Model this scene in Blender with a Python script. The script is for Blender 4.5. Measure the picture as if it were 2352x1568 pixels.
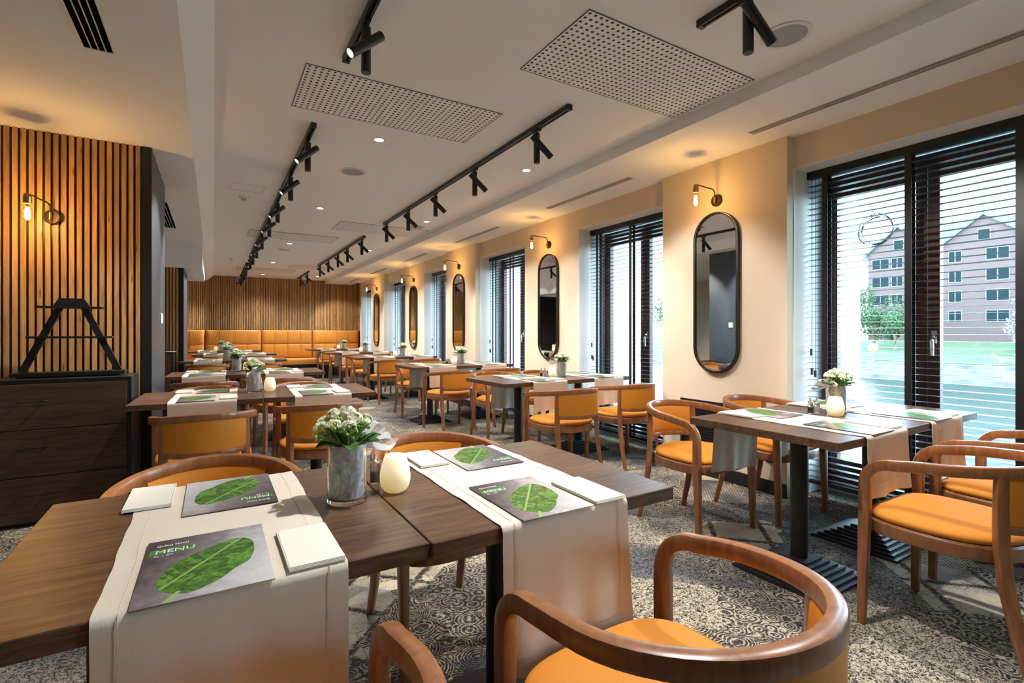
import bpy, bmesh, math, random
from mathutils import Vector, Matrix, noise
random.seed(7)
PI=math.pi
sc=bpy.context.scene
for o in list(bpy.data.objects): bpy.data.objects.remove(o)
COL=sc.collection
# ------------------------------------------------------------------ camera
F=1145.0; CX=490.0; HY=763.0; CAMH=1.19
TH=math.atan((1176-CX)/F)
cam=bpy.data.cameras.new('camera'); co=bpy.data.objects.new('camera',cam); COL.objects.link(co)
cam.sensor_width=36; cam.sensor_fit='HORIZONTAL'; cam.lens=36*F/2352
cam.shift_y=(HY-784)/2352; cam.clip_start=0.03; cam.clip_end=500
co.location=(0,0,CAMH); co.rotation_euler=(PI/2,0,-TH)
sc.camera=co
# ------------------------------------------------------------------ world, view
w=bpy.data.worlds.new('sky'); sc.world=w; w.use_nodes=True
nt=w.node_tree; nt.nodes.clear()
out=nt.nodes.new('ShaderNodeOutputWorld'); bg=nt.nodes.new('ShaderNodeBackground')
tc=nt.nodes.new('ShaderNodeTexCoord'); sep=nt.nodes.new('ShaderNodeSeparateXYZ'); rp=nt.nodes.new('ShaderNodeValToRGB')
nt.links.new(tc.outputs['Generated'],sep.inputs[0]); nt.links.new(sep.outputs['Z'],rp.inputs[0])
rp.color_ramp.elements[0].position=0.0; rp.color_ramp.elements[0].color=(.56,.83,1,1)
rp.color_ramp.elements[1].position=0.6; rp.color_ramp.elements[1].color=(.20,.33,.45,1)
nt.links.new(rp.outputs[0],bg.inputs[0]); bg.inputs[1].default_value=27
nt.links.new(bg.outputs[0],out.inputs[0])
sc.view_settings.view_transform='Standard'; sc.view_settings.look='None'
sc.view_settings.gamma=1; sc.view_settings.exposure=0.33; sc.view_settings.use_curve_mapping=False
SKYPORT=[]
def portal(y,z,sy,sz,x=4.62):
    l=bpy.data.lights.new('sky_portal','AREA'); l.shape='RECTANGLE'; l.size=sz; l.size_y=sy
    l.cycles.is_portal=True
    o=bpy.data.objects.new('sky_portal',l); COL.objects.link(o)
    o.location=(x,y,z); o.rotation_euler=(0,PI/2,0)
K_SPOT=185; K_SCONCE=9.5; K_DOWN=165
# ------------------------------------------------------------------ node helper
class N:
    def __init__(s,name,rough=.5,spec=.5,metal=0):
        s.m=bpy.data.materials.new(name); s.m.use_nodes=True; s.t=s.m.node_tree
        s.b=s.t.nodes['Principled BSDF']; s.o=s.t.nodes['Material Output']
        s.b.inputs['Roughness'].default_value=rough; s.b.inputs['Metallic'].default_value=metal
        s.b.inputs['Specular IOR Level'].default_value=spec
    def n(s,t,**k):
        n=s.t.nodes.new('ShaderNode'+t)
        for a,v in k.items(): setattr(n,a,v)
        return n
    def put(s,n,i,v):
        if hasattr(v,'is_output') : s.t.links.new(v,n.inputs[i])
        elif v is not None: n.inputs[i].default_value=v
    def obj(s):
        return s.n('TexCoord').outputs['Object']
    def gpos(s): return s.n('NewGeometry').outputs['Position']
    def map(s,v,sc=(1,1,1),rot=(0,0,0),loc=(0,0,0)):
        n=s.n('Mapping'); s.put(n,0,v); n.inputs['Scale'].default_value=sc; n.inputs['Rotation'].default_value=rot; n.inputs['Location'].default_value=loc
        return n.outputs[0]
    def noise(s,v,scale,detail=3,rough=.5,dist=0):
        n=s.n('TexNoise'); s.put(n,'Vector',v); n.inputs['Scale'].default_value=scale; n.inputs['Detail'].default_value=detail
        n.inputs['Roughness'].default_value=rough; n.inputs['Distortion'].default_value=dist
        return n.outputs['Fac']
    def vor(s,v,scale,feature='F1',rand=1,metric='EUCLIDEAN'):
        n=s.n('TexVoronoi',feature=feature,distance=metric) if feature!='DISTANCE_TO_EDGE' else s.n('TexVoronoi',feature=feature)
        s.put(n,'Vector',v); n.inputs['Scale'].default_value=scale; n.inputs['Randomness'].default_value=rand
        return n
    def math(s,op,a,b=None,c=None):
        n=s.n('Math',operation=op); s.put(n,0,a); s.put(n,1,b); s.put(n,2,c); return n.outputs[0]
    def ramp(s,f,stops,interp='LINEAR'):
        n=s.n('ValToRGB'); s.put(n,0,f); r=n.color_ramp; r.interpolation=interp
        while len(r.elements)<len(stops): r.elements.new(.5)
        for e,(p,c) in zip(r.elements,stops):
            e.position=p; e.color=(*c,1) if not isinstance(c,(int,float)) else (c,c,c,1)
        return n.outputs[0]
    def mix(s,f,a,b,mode='MIX'):
        n=s.n('Mix',data_type='RGBA',blend_type=mode); s.put(n,0,f)
        for i,v in ((6,a),(7,b)):
            if isinstance(v,tuple): v=(*v,1) if len(v)==3 else v
            s.put(n,i,v)
        return n.outputs[2]
    def sep(s,v):
        n=s.n('SeparateXYZ'); s.put(n,0,v); return n.outputs
    def comb(s,x,y,z):
        n=s.n('CombineXYZ'); s.put(n,0,x); s.put(n,1,y); s.put(n,2,z); return n.outputs[0]
    def col(s,v):
        if isinstance(v,tuple): v=(*v,1)
        s.put(s.b,'Base Color',v); return s
    def bump(s,h,dist=.002,st=.5):
        n=s.n('Bump'); s.put(n,'Height',h); n.inputs['Distance'].default_value=dist; n.inputs['Strength'].default_value=st
        s.t.links.new(n.outputs[0],s.b.inputs['Normal']); return s
def plain(name,c,rough=.5,metal=0,spec=.5,bump=None):
    a=N(name,rough,spec,metal); a.col(c)
    if bump: a.bump(a.noise(a.obj(),bump[0],3),bump[1],.4)
    return a.m
M={}
def emis(name,c,s):
    a=N(name); a.col((0,0,0)); a.b.inputs['Emission Color'].default_value=(*c,1); a.b.inputs['Emission Strength'].default_value=s; return a.m
# wood (bentwood chair)
a=N('chair_wood',.32); v=a.map(a.obj(),(14,14,2.2)); f=a.noise(v,3,5,.6,.6)
a.col(a.ramp(f,[(.3,(.19,.070,.026)),(.55,(.29,.112,.042)),(.75,(.37,.16,.066))])); a.bump(f,.0006,.3); a.b.inputs['Coat Weight'].default_value=.25; a.b.inputs['Coat Roughness'].default_value=.2; M['wood']=a.m
# dark table wood
def walnut(name,c1,c2,c3,rough,ax):
    a=N(name,rough,.36); sc_=(1.6,22,22) if ax=='x' else ((22,1.6,22) if ax=='y' else (22,22,1.6))
    v=a.map(a.obj(),sc_); f=a.noise(v,2.2,6,.65,.9); g=a.noise(a.map(a.obj(),tuple(q*4 for q in sc_)),3,3)
    h=a.math('ADD',a.math('MULTIPLY',f,.75),a.math('MULTIPLY',g,.25))
    a.col(a.ramp(h,[(.33,c1),(.5,c2),(.68,c3)])); a.bump(h,.0008,.35); return a.m
M['table']=walnut('table_wood',(.030,.014,.009),(.100,.053,.030),(.185,.104,.056),.36,'x')
M['cabwood']=walnut('cabinet_wood',(.040,.019,.012),(.080,.040,.025),(.125,.066,.042),.4,'x')
# slat oak: tone per slat
def slat(name,pitch):
    a=N(name,.5); p=a.sep(a.obj()); i=a.math('FLOOR',a.math('DIVIDE',p[0],pitch))
    wn=a.n('TexWhiteNoise',noise_dimensions='1D'); a.put(wn,'W',i)
    off=a.comb(a.math('MULTIPLY',p[0],26),a.math('MULTIPLY',i,7.3),a.math('MULTIPLY',p[2],2.2))
    f=a.noise(off,1.6,6,.6,.7)
    c=a.ramp(f,[(.3,(.32,.155,.055)),(.5,(.50,.27,.102)),(.72,(.64,.375,.15))])
    c=a.mix(.6,c,a.ramp(wn.outputs[0],[(0,(.6,.55,.5)),(1,(1.15,1.1,1.02))]),'MULTIPLY')
    kn=a.vor(a.comb(a.math('MULTIPLY',p[0],22),a.math('MULTIPLY',i,3.1),a.math('MULTIPLY',p[2],3.4)),1.0)
    c=a.mix(a.ramp(kn.outputs['Distance'],[(.0,.85),(.09,.6),(.14,0)]),c,(.09,.035,.014))
    a.col(c); a.bump(f,.001,.3); return a.m
M['slat']=slat('oak_slats',.0408)
M['black']=plain('black_matte',(.006,.006,.007),.45)
M['blackmetal']=plain('black_powder_coat',(.008,.008,.009),.38,0,.5,(400,.0002))
M['castiron']=plain('cast_iron_base',(.010,.011,.013),.42,0,.5,(180,.0004))
M['blindslat']=plain('blind_slat_black',(.030,.036,.046),.33,0,.45)
M['frame']=walnut('window_frame_brown',(.060,.022,.016),(.085,.033,.024),(.11,.045,.033),.4,'z')
M['ceil']=plain('ceiling_paint',(.84,.86,.90),.9)
a=N('wall_paint_cream',.85); a.col(a.mix(a.noise(a.obj(),3,2),(.66,.54,.40),(.70,.575,.43))); a.bump(a.noise(a.obj(),220,2),.0004,.3); M['wall']=a.m
M['reveal']=plain('window_reveal_paint',(.80,.79,.76),.85)
M['extwall']=plain('exterior_stone_render',(.62,.59,.55),.9,0,.3,(60,.001))
a=N('column_blue_grey',.42); f=a.noise(a.obj(),45,5,.7); a.col(a.ramp(f,[(.35,(.018,.024,.031)),(.65,(.032,.040,.050))])); M['colgrey']=a.m
a=N('upholstery_amber',.75); f=a.noise(a.obj(),260,3,.7); g=a.noise(a.obj(),9,2)
a.col(a.mix(a.math('MULTIPLY',f,.8),(.52,.175,.008),(.70,.268,.014))); a.bump(f,.0006,.5); M['uph']=a.m
a=N('bench_leather',.42); f=a.noise(a.obj(),60,4); a.col(a.mix(f,(.52,.20,.022),(.60,.25,.035))); a.bump(f,.0008,.3); M['bench']=a.m
M['stitch']=plain('bench_stitch',(.40,.20,.06),.6)
def linen(name,c):
    a=N(name,.85,.2); p=a.obj(); f=a.noise(a.map(p,(900,60,60)),1,2); g=a.noise(a.map(p,(60,900,900)),1,2)
    h=a.math('ADD',f,g); a.col(a.mix(a.math('MULTIPLY',h,.5),tuple(x*.93 for x in c),tuple(min(1,x*1.05) for x in c))); a.bump(h,.0006,.4); return a.m
M['linen']=linen('runner_linen',(.74,.655,.545)); M['linenhem']=linen('runner_hem',(.70,.615,.505))
M['napkin']=plain('napkin_paper',(.82,.79,.68),.8,0,.2,(500,.0003))
a=N('menu_cover',.3); p=a.obj(); q=a.sep(p); f=a.noise(p,26,6,.7); 
gr=a.math('ADD',a.math('ADD',a.math('MULTIPLY',q[0],3.3),a.math('MULTIPLY',q[1],-1.2)),a.math('MULTIPLY',f,.75))
a.col(a.ramp(gr,[(.02,(.058,.046,.056)),(.30,(.19,.165,.18)),(.52,(.42,.41,.42)),(.85,(.60,.61,.62))])); M['menu']=a.m
a=N('menu_leaf_print',.35); p=a.obj(); r=a.map(p,(1,1,1),(0,0,-.93)); q=a.sep(r)
vein=a.math('ABSOLUTE',a.math('SINE',a.math('ADD',a.math('MULTIPLY',a.math('ABSOLUTE',q[1]),95),a.math('MULTIPLY',q[0],-150))))
f=a.noise(p,42,4,.6,1.2); c=a.ramp(f,[(.34,(.008,.045,.006)),(.5,(.036,.145,.015)),(.62,(.12,.29,.04))])
c=a.mix(a.ramp(vein,[(0,.9),(.17,0)]),c,(.15,.33,.06))
c=a.mix(a.ramp(a.math('ABSOLUTE',a.math('ADD',q[1],.0)),[(0,1),(.0016,.8),(.0028,0)]),c,(.28,.50,.13)); a.col(c); M['leafprint']=a.m
M['stemprint']=plain('menu_stem_print',(.26,.46,.11),.35)
M['band']=plain('menu_green_band',(.075,.22,.055),.35); M['white']=plain('white_print',(.85,.85,.85),.4)
M['glass']=None
a=N('window_glass'); t=a.n('BsdfTransparent'); g=a.n('BsdfGlossy'); g.inputs['Roughness'].default_value=.0; lw=a.n('LayerWeight'); fr=a.n('Math',operation='MULTIPLY_ADD'); a.put(fr,0,a.math('POWER',lw.outputs['Facing'],5.0)); fr.inputs[1].default_value=.55; fr.inputs[2].default_value=.03
mx=a.n('MixShader'); a.t.links.new(fr.outputs[0],mx.inputs[0]); a.t.links.new(t.outputs[0],mx.inputs[1]); a.t.links.new(g.outputs[0],mx.inputs[2]); a.t.links.new(mx.outputs[0],a.o.inputs[0]); M['pane']=a.m
a=N('clear_glass',.0); a.b.inputs['Transmission Weight'].default_value=1; a.b.inputs['IOR'].default_value=1.45; a.col((.97,.99,.99)); M['glass']=a.m
a=N('thin_bulb_glass'); t=a.n('BsdfTransparent'); t.inputs[0].default_value=(1,.93,.8,1); g=a.n('BsdfGlossy'); g.inputs['Roughness'].default_value=.02; lw=a.n('LayerWeight'); fr=a.n('Math',operation='MULTIPLY_ADD'); a.put(fr,0,a.math('POWER',lw.outputs['Facing'],5.0)); fr.inputs[1].default_value=.6; fr.inputs[2].default_value=.04
mx=a.n('MixShader'); a.t.links.new(fr.outputs[0],mx.inputs[0]); a.t.links.new(t.outputs[0],mx.inputs[1]); a.t.links.new(g.outputs[0],mx.inputs[2]); a.t.links.new(mx.outputs[0],a.o.inputs[0]); M['bulb']=a.m
a=N('mirror_silver',.0,.5,1); a.col((.93,.94,.94)); M['mirror']=a.m
M['brass']=plain('aged_brass',(.42,.27,.10),.32,1); M['bronze']=plain('dark_bronze',(.10,.075,.05),.35,1)
M['steel']=plain('brushed_steel',(.62,.60,.55),.25,1)
M['filament']=emis('glowing_filament',(1,.64,.25),70)
M['spotlens']=emis('spot_lens',(1,.93,.82),30); M['downlens']=emis('downlight_lens',(1,.95,.88),14)
a=N('candle_shade_glass',.35); a.col((.85,.80,.66)); q=a.sep(a.obj())
e=a.ramp(q[2],[(.0,(.50,.34,.10)),(.035,(.62,.46,.18)),(.07,(.85,.68,.36)),(.10,(1,.86,.55))]); a.put(a.b,'Emission Color',e); a.b.inputs['Emission Strength'].default_value=.62; M['candle']=a.m
a=N('grey_fibre_filling',.7); p=a.obj(); f=a.noise(a.map(p,(1,1,.6)),30,6,.7,3.5); a.col(a.ramp(f,[(.36,(.46,.42,.42)),(.5,(.74,.71,.72)),(.60,(.97,.95,.97))])); M['fibre']=a.m
a=N('kalanchoe_leaf',.45); f=a.noise(a.obj(),30,3); a.col(a.ramp(f,[(.3,(.020,.075,.014)),(.7,(.085,.19,.035))])); M['leaf']=a.m
a=N('cream_petal'); d1=a.n('BsdfDiffuse'); d1.inputs[0].default_value=(1,.97,.86,1); d2=a.n('BsdfTranslucent'); d2.inputs[0].default_value=(.92,.90,.74,1); mx=a.n('MixShader'); mx.inputs[0].default_value=.3
a.t.links.new(d1.outputs[0],mx.inputs[1]); a.t.links.new(d2.outputs[0],mx.inputs[2]); a.t.links.new(mx.outputs[0],a.o.inputs[0]); M['petal']=a.m; M['bud']=plain('green_bud',(.36,.50,.12),.5)
a=N('ribbon_white',.45); a.col((.82,.83,.86)); a.b.inputs['Subsurface Weight'].default_value=0; M['ribbon']=a.m
M['pepper']=plain('peppercorns',(.07,.045,.03),.6,0,.5,(600,.001)); M['salt']=plain('salt_grain',(.8,.8,.78),.7)
M['grille']=plain('speaker_cloth',(.33,.34,.37),.8); M['whiteplastic']=plain('white_plastic',(.72,.70,.66),.45)
M['void']=plain('dark_void',(.004,.004,.004),1,0,0)
M['lineseam']=plain('shadow_gap',(.10,.10,.10),.8)
# perforated ceiling panel
a=N('perforated_panel',.85); q=a.sep(a.obj()); 
def frac(x,k): return a.math('SUBTRACT',a.math('FRACT',a.math('MULTIPLY',x,k)),.5)
fx=frac(q[0],1/.0346); fy=frac(q[1],1/.0353)
d=a.math('SQRT',a.math('ADD',a.math('MULTIPLY',fx,fx),a.math('MULTIPLY',fy,fy)))
a.col(a.mix(a.ramp(d,[(.215,1),(.245,0)]),(.84,.86,.90),(.018,.018,.02))); M['perf']=a.m
# carpet
a=N('patchwork_carpet',.95,.1); P=a.gpos()
dist=a.noise(P,2.0,2); Pd=a.n('VectorMath',operation='ADD'); a.put(Pd,0,P); cmb=a.comb(a.math('MULTIPLY',dist,.10),a.math('MULTIPLY',dist,-.10),0.0); a.put(Pd,1,cmb); Pd=Pd.outputs[0]
R=a.map(P,(1,1,0),(0,0,.785)); Rd=a.map(Pd,(1,1,0))
cell=a.vor(R,2.3,'F1',.45,'CHEBYCHEV'); cr=a.sep(cell.outputs['Color']); r1=cr[0]; r2=cr[1]
vA=a.vor(Rd,8.5).outputs['Distance']; A=a.math('SINE',a.math('ADD',a.math('MULTIPLY',vA,72),a.math('MULTIPLY',a.noise(P,20,4,.65),16)))
A=a.ramp(A,[(.35,0),(.65,1)])
B=a.noise(P,75,4,.75,1.5); B=a.ramp(B,[(.45,0),(.54,1)])
C=a.vor(a.map(P,(1,1,0),(0,0,.785)),52,'F1',.0).outputs['Distance']; C=a.ramp(a.math('ADD',C,a.math('MULTIPLY',a.noise(P,25,3),.35)),[(.42,0),(.55,1)])
q=a.sep(a.map(P,(3.4,3.4,0),(0,0,.785))); u=a.math('SUBTRACT',a.math('FRACT',q[0]),.5); v=a.math('SUBTRACT',a.math('FRACT',q[1]),.5)
nz=a.math('MULTIPLY',a.math('SUBTRACT',a.noise(P,55,3,.7),.5),.16)
cross=a.math('MINIMUM',a.math('ABSOLUTE',u),a.math('ABSOLUTE',v)); cross=a.ramp(a.math('ADD',cross,nz),[(.035,0),(.075,1)])
edge=a.math('MINIMUM',a.math('ABSOLUTE',a.math('SUBTRACT',a.math('ABSOLUTE',a.math('ADD',u,v)),.33)),a.math('ABSOLUTE',a.math('SUBTRACT',a.math('ABSOLUTE',a.math('SUBTRACT',u,v)),.33)))
cross=a.math('MULTIPLY',cross,a.ramp(edge,[(.006,.35),(.012,1)]))
vE=a.vor(Rd,15).outputs['Distance']; Ecl=a.math('SINE',a.math('ADD',a.math('MULTIPLY',vE,30),a.math('MULTIPLY',B,1.6))); Ecl=a.ramp(Ecl,[(.3,0),(.6,1)])
A=a.math('MULTIPLY',A,a.ramp(a.noise(P,30,4,.7),[(.36,.0),(.5,1)]))
m=a.mix(a.ramp(r1,[(.30,0),(.301,1)],'CONSTANT'),A,Ecl)
m=a.mix(a.ramp(r1,[(.55,0),(.551,1)],'CONSTANT'),m,B)
m=a.mix(a.ramp(r1,[(.77,0),(.771,1)],'CONSTANT'),m,C)
m=a.mix(a.ramp(r1,[(.82,0),(.821,1)],'CONSTANT'),m,cross)
wear=a.noise(P,48,4,.75); wear=a.ramp(wear,[(.40,0),(.60,1)])
m=a.mix(.47,m,a.mix(.55,B,wear)); m=a.ramp(m,[(.20,0),(.78,1)])
tone=a.noise(P,1.3,3,.6); tone=a.math('ADD',tone,a.math('MULTIPLY',a.math('SUBTRACT',r2,.5),.28)); 
light=a.mix(a.noise(P,5,3),(.62,.53,.375),(.47,.42,.33)); light=a.mix(a.ramp(tone,[(.36,0),(.56,1)]),(.165,.17,.175),light)
dark=a.mix(a.noise(P,3,2),(.014,.014,.020),(.045,.035,.030))
a.col(a.mix(m,dark,light)); a.bump(a.noise(P,420,2),.003,.6); M['carpet']=a.m
# exterior
a=N('river_water',.3,.06); a.col((.018,.034,.025)); f=a.noise(a.map(a.gpos(),(.35,1.2,1)),1.4,4); a.bump(f,.25,.5); M['water']=a.m
a=N('lawn',.95); a.col(a.ramp(a.noise(a.gpos(),.5,4),[(.3,(.032,.060,.020)),(.7,(.065,.095,.038))])); M['lawn']=a.m
a=N('stone_bank',.9); a.col(a.ramp(a.noise(a.gpos(),.8,5),[(.3,(.075,.07,.065)),(.7,(.15,.145,.135))])); M['bank']=a.m
a=N('brick_facade',.9); br=a.n('TexBrick'); g=a.sep(a.gpos()); a.put(br,'Vector',a.comb(g[1],g[2],0.0)); br.inputs['Scale'].default_value=2.2
br.inputs['Color1'].default_value=(.062,.024,.022,1); br.inputs['Color2'].default_value=(.082,.038,.032,1); br.inputs['Mortar'].default_value=(.11,.09,.085,1); br.inputs['Mortar Size'].default_value=.03; a.col(br.outputs[0]); M['brick']=a.m
M['zinc']=plain('zinc_roof',(.05,.075,.08),.5,0); M['farglass']=plain('far_window_glass',(.010,.017,.019),.6,0,.04); M['farframe']=plain('far_window_frame',(.16,.16,.16),.6,0,.2)
a=N('tree_foliage',.9); a.col(a.ramp(a.noise(a.obj(),2,3),[(.3,(.022,.050,.016)),(.7,(.060,.095,.035))])); M['tree']=a.m
M['blossomtree']=plain('white_blossom',(.24,.23,.225),.9); M['bark']=plain('bark',(.12,.08,.05),.9)
M['red']=plain('red_paint',(.65,.08,.04),.5); M['lounger']=plain('bleached_wood',(.5,.34,.24),.7)
# ------------------------------------------------------------------ mesh builder
class MB:
    def __init__(s): s.bm=bmesh.new()
    def box(s,x0,x1,y0,y1,z0,z1,mat=None):
        vs=[s.bm.verts.new(p) for p in [(x0,y0,z0),(x1,y0,z0),(x1,y1,z0),(x0,y1,z0),(x0,y0,z1),(x1,y0,z1),(x1,y1,z1),(x0,y1,z1)]]
        for f in [(0,3,2,1),(4,5,6,7),(0,1,5,4),(1,2,6,5),(2,3,7,6),(3,0,4,7)]: s.bm.faces.new([vs[i] for i in f])
        if mat is not None:
            for v_ in vs: v_.co=mat@v_.co
        return s
    def ring(s,rs,cap=True,closed=False):
        rows=[[s.bm.verts.new(p) for p in r] for r in rs]; n=len(rows[0])
        rng=range(len(rows)) if closed else range(len(rows)-1)
        for i in rng:
            A_,B_=rows[i],rows[(i+1)%len(rows)]
            for j in range(n): s.bm.faces.new([A_[j],A_[(j+1)%n],B_[(j+1)%n],B_[j]])
        if cap and not closed:
            s.bm.faces.new(rows[0][::-1]); s.bm.faces.new(rows[-1])
        return s
    def lathe(s,prof,c=(0,0,0),n=24,cap=True,axis=None):
        rs=[]
        for r,z in prof:
            rs.append([Vector((r*math.cos(2*PI*k/n),r*math.sin(2*PI*k/n),z)) for k in range(n)])
        T=Matrix.Translation(c)
        if axis is not None: T=T@Vector(axis).to_track_quat('Z','Y').to_matrix().to_4x4()
        return s.ring([[T@p for p in r] for r in rs],cap)
    def cyl(s,p0,p1,r,n=16,r1=None):
        p0=Vector(p0); p1=Vector(p1); L=(p1-p0).length
        return s.lathe([(r,0),(r if r1 is None else r1,L)],p0,n,True,p1-p0)
    def sweep(s,pts,sides,w,h,closed=False,rnd=.3,ups=None):
        pts=[Vector(p) for p in pts]; rs=[]; n=len(pts)
        for i,p in enumerate(pts):
            t=(pts[min(i+1,n-1)]-pts[max(i-1,0)]).normalized() if not closed else (pts[(i+1)%n]-pts[i-1]).normalized()
            S=Vector(sides[i]); S=(S-S.dot(t)*t).normalized(); U=t.cross(S).normalized()
            ww=w[i] if isinstance(w,(list,tuple)) else w; hh=h[i] if isinstance(h,(list,tuple)) else h
            a_,b_=ww/2,hh/2; c_=min(a_,b_)*rnd
            sec=[(a_,b_-c_),(a_-c_*.3,b_-c_*.3),(a_-c_,b_),(-a_+c_,b_),(-a_+c_*.3,b_-c_*.3),(-a_,b_-c_),(-a_,-b_+c_),(-a_+c_*.3,-b_+c_*.3),(-a_+c_,-b_),(a_-c_,-b_),(a_-c_*.3,-b_+c_*.3),(a_,-b_+c_)]
            rs.append([p+S*x+U*y for x,y in sec])
        return s.ring(rs,True,closed)
    def tube(s,pts,r,n=10):
        pts=[Vector(p) for p in pts]; rs=[]; m=len(pts); up=Vector((.013,.021,1)).normalized()
        for i,p in enumerate(pts):
            t=(pts[min(i+1,m-1)]-pts[max(i-1,0)]).normalized()
            S=t.cross(up); S=S.normalized() if S.length>.05 else t.cross(Vector((1,0,0))).normalized(); U=S.cross(t)
            rr=r[i] if isinstance(r,(list,tuple)) else r
            rs.append([p+(S*math.cos(2*PI*k/n)+U*math.sin(2*PI*k/n))*rr for k in range(n)])
        return s.ring(rs)
    def prism(s,poly,z0,z1,T=None):
        T=T or Matrix.Identity(4)
        a_=[s.bm.verts.new(T@Vector((x,y,z0))) for x,y in poly]; b_=[s.bm.verts.new(T@Vector((x,y,z1))) for x,y in poly]; n=len(poly)
        s.bm.faces.new(a_[::-1]); s.bm.faces.new(b_)
        for j in range(n): s.bm.faces.new([a_[j],a_[(j+1)%n],b_[(j+1)%n],b_[j]])
        return s
    def quad(s,a_,b_,c_,d_): s.bm.faces.new([s.bm.verts.new(p) for p in (a_,b_,c_,d_)]); return s
    def sheet(s,fn,nu,nv,th=0):
        g=[[s.bm.verts.new(fn(i/nu,j/nv)) for j in range(nv+1)] for i in range(nu+1)]
        for i in range(nu):
            for j in range(nv): s.bm.faces.new([g[i][j],g[i+1][j],g[i+1][j+1],g[i][j+1]])
        return s
    def ico(s,c,r,sub=1,sc_=(1,1,1)):
        bmesh.ops.create_icosphere(s.bm,subdivisions=sub,radius=r,matrix=Matrix.Translation(c)@Matrix.Diagonal((*sc_,1))); return s
    def bev(s,w,seg=1):
        bmesh.ops.bevel(s.bm,geom=list(s.bm.edges),offset=w,segments=seg,affect='EDGES'); return s
    def build(s,name,mat,parent=None,smooth=35,loc=None):
        bmesh.ops.recalc_face_normals(s.bm,faces=s.bm.faces)
        me=bpy.data.meshes.new(name); s.bm.to_mesh(me); s.bm.free()
        if mat is not None: me.materials.append(M[mat] if isinstance(mat,str) else mat)
        if smooth:
            me.polygons.foreach_set('use_smooth',[True]*len(me.polygons)); me.set_sharp_from_angle(angle=math.radians(smooth))
        o=bpy.data.objects.new(name,me); COL.objects.link(o)
        if parent is not None: o.parent=parent
        if loc is not None: o.location=loc
        return o
def tag(o,label=None,cat=None,group=None,kind=None):
    if label: o['label']=label
    if cat: o['category']=cat
    if group: o['group']=group
    if kind: o['kind']=kind
    return o
def thing(name,label,cat,loc=(0,0,0),rz=0,group=None):
    o=bpy.data.objects.new(name,None); COL.objects.link(o); o.location=loc; o.rotation_euler=(0,0,rz); o.empty_display_size=.1
    return tag(o,label,cat,group)
def kids(o): return [c for c in COL.objects if c.parent==o]
KID={}
def treeof(o):
    if o.name not in KID: KID[o.name]=[(k,treeof(k)) for k in kids(o)]
    return KID[o.name]
def dup(root,loc,rz,label,group=None,sc_=None):
    def rec(o,par,tr):
        c=o.copy(); COL.objects.link(c); c.parent=par
        for k,t in tr: rec(k,c,t)
        return c
    r=rec(root,None,treeof(root)); r.location=loc; r.rotation_euler=(0,0,rz)
    if sc_: r.scale=sc_
    r['label']=label
    if group: r['group']=group
    return r
class Maker:
    """first call places the prototype itself, later calls copy it"""
    def __init__(s,proto): s.p=proto; s.used=False
    def __call__(s,loc,rz,label,group,sc_=None):
        if not s.used:
            treeof(s.p); s.used=True; s.p.location=loc; s.p.rotation_euler=(0,0,rz); s.p['label']=label; s.p['group']=group
            if sc_: s.p.scale=sc_
            return s.p
        return dup(s.p,loc,rz,label,group,sc_)
def struct(name,mb,mat,smooth=35):
    o=mb.build(name,mat,None,smooth); o['kind']='structure'; return o
# ------------------------------------------------------------------ structure
ZC=2.68; ZS=2.596; ZL=2.544; YB=-3.4; YF=15.2; XL=-4.2; XR=3.6
struct('floor',MB().box(XL-.1,4.05,YB-.1,YF+.1,-.05,0),'carpet')
# main ceiling and, on its left, a slope added to catch bluish window light
m=MB(); m.box(.005,2.78,YB,YF,ZC,ZC+.05); m.box(2.78,3.85,14.45,YF,ZC,ZC+.05); struct('ceiling',m,'ceil')
m=MB(); 
for y0,y1 in ((YB,YF),):
    m.ring([[(-.14,y,ZL),(-.128,y,ZL),(.006,y,ZC),(.006,y,ZC+.05),(-.14,y,ZC+.05)] for y in (y0,y1)])
struct('ceiling_daylight_slope',m,'ceil',0)['kind']='structure'
m=MB(); m.box(XL,-.14,YB,9.0,ZL,ZL+.06); m.box(XL,-.14,9.0,11.3,2.17,ZL+.06); m.box(XL,-.14,11.3,YF,ZL,ZL+.06); struct('ceiling_left_soffit',m,'ceil')
m=MB(); m.box(2.78,XR+.03,YB,14.45,ZS,ZC+.05); m.box(2.78,3.523,14.45,YF,ZS,ZC+.05); struct('ceiling_right_soffit',m,'ceil')
struct('wall_far',MB().box(XL,3.9,YF,YF+.1,0,2.75),'black')
struct('wall_near',MB().box(XL,4.1,YB-.1,YB,0,2.75),'wall')
struct('wall_left',MB().box(XL-.1,XL,YB,YF,0,2.75),'wall')
# window wall
WIN=[(-1.73,-.41),(.73,2.05),(3.20,4.52),(5.67,6.998),(8.128,9.42),(10.55,11.873),(13.032,14.333)]
ZW=2.375; XO=4.56
m=MB(); prev=YB
for a_,b_ in WIN:
    m.box(XR,XO,prev,a_,0,2.75); m.box(XR,XO,a_,b_,ZW,2.75); prev=b_
m.box(XR,XO,prev,14.45,0,2.75); m.box(3.74,XO,14.45,YF+.1,0,2.75)
struct('wall_right',m,'wall',0)
m=MB()
for a_,b_ in WIN:  # painted reveals and outer stone
    for ys in ((a_,a_+.006),(b_-.006,b_)): m.box(XR+.002,XO,ys[0],ys[1],0,ZW)
    m.box(XR+.002,XO,a_,b_,ZW-.006,ZW)
struct('trim_1',m,'reveal',0)
m=MB()
for a_,b_ in WIN: m.box(4.0,XO+.06,a_,b_,-.05,.06)
struct('trim_2',m,'extwall',0)
PIL=[(-.41,.73),(2.05,3.20),(6.998,8.128),(11.873,13.032)]
m=MB()
for a_,b_ in PIL: m.box(3.523,XR,a_,b_,0,ZS)
struct('wall_pilasters',m,'wall',0)
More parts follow.
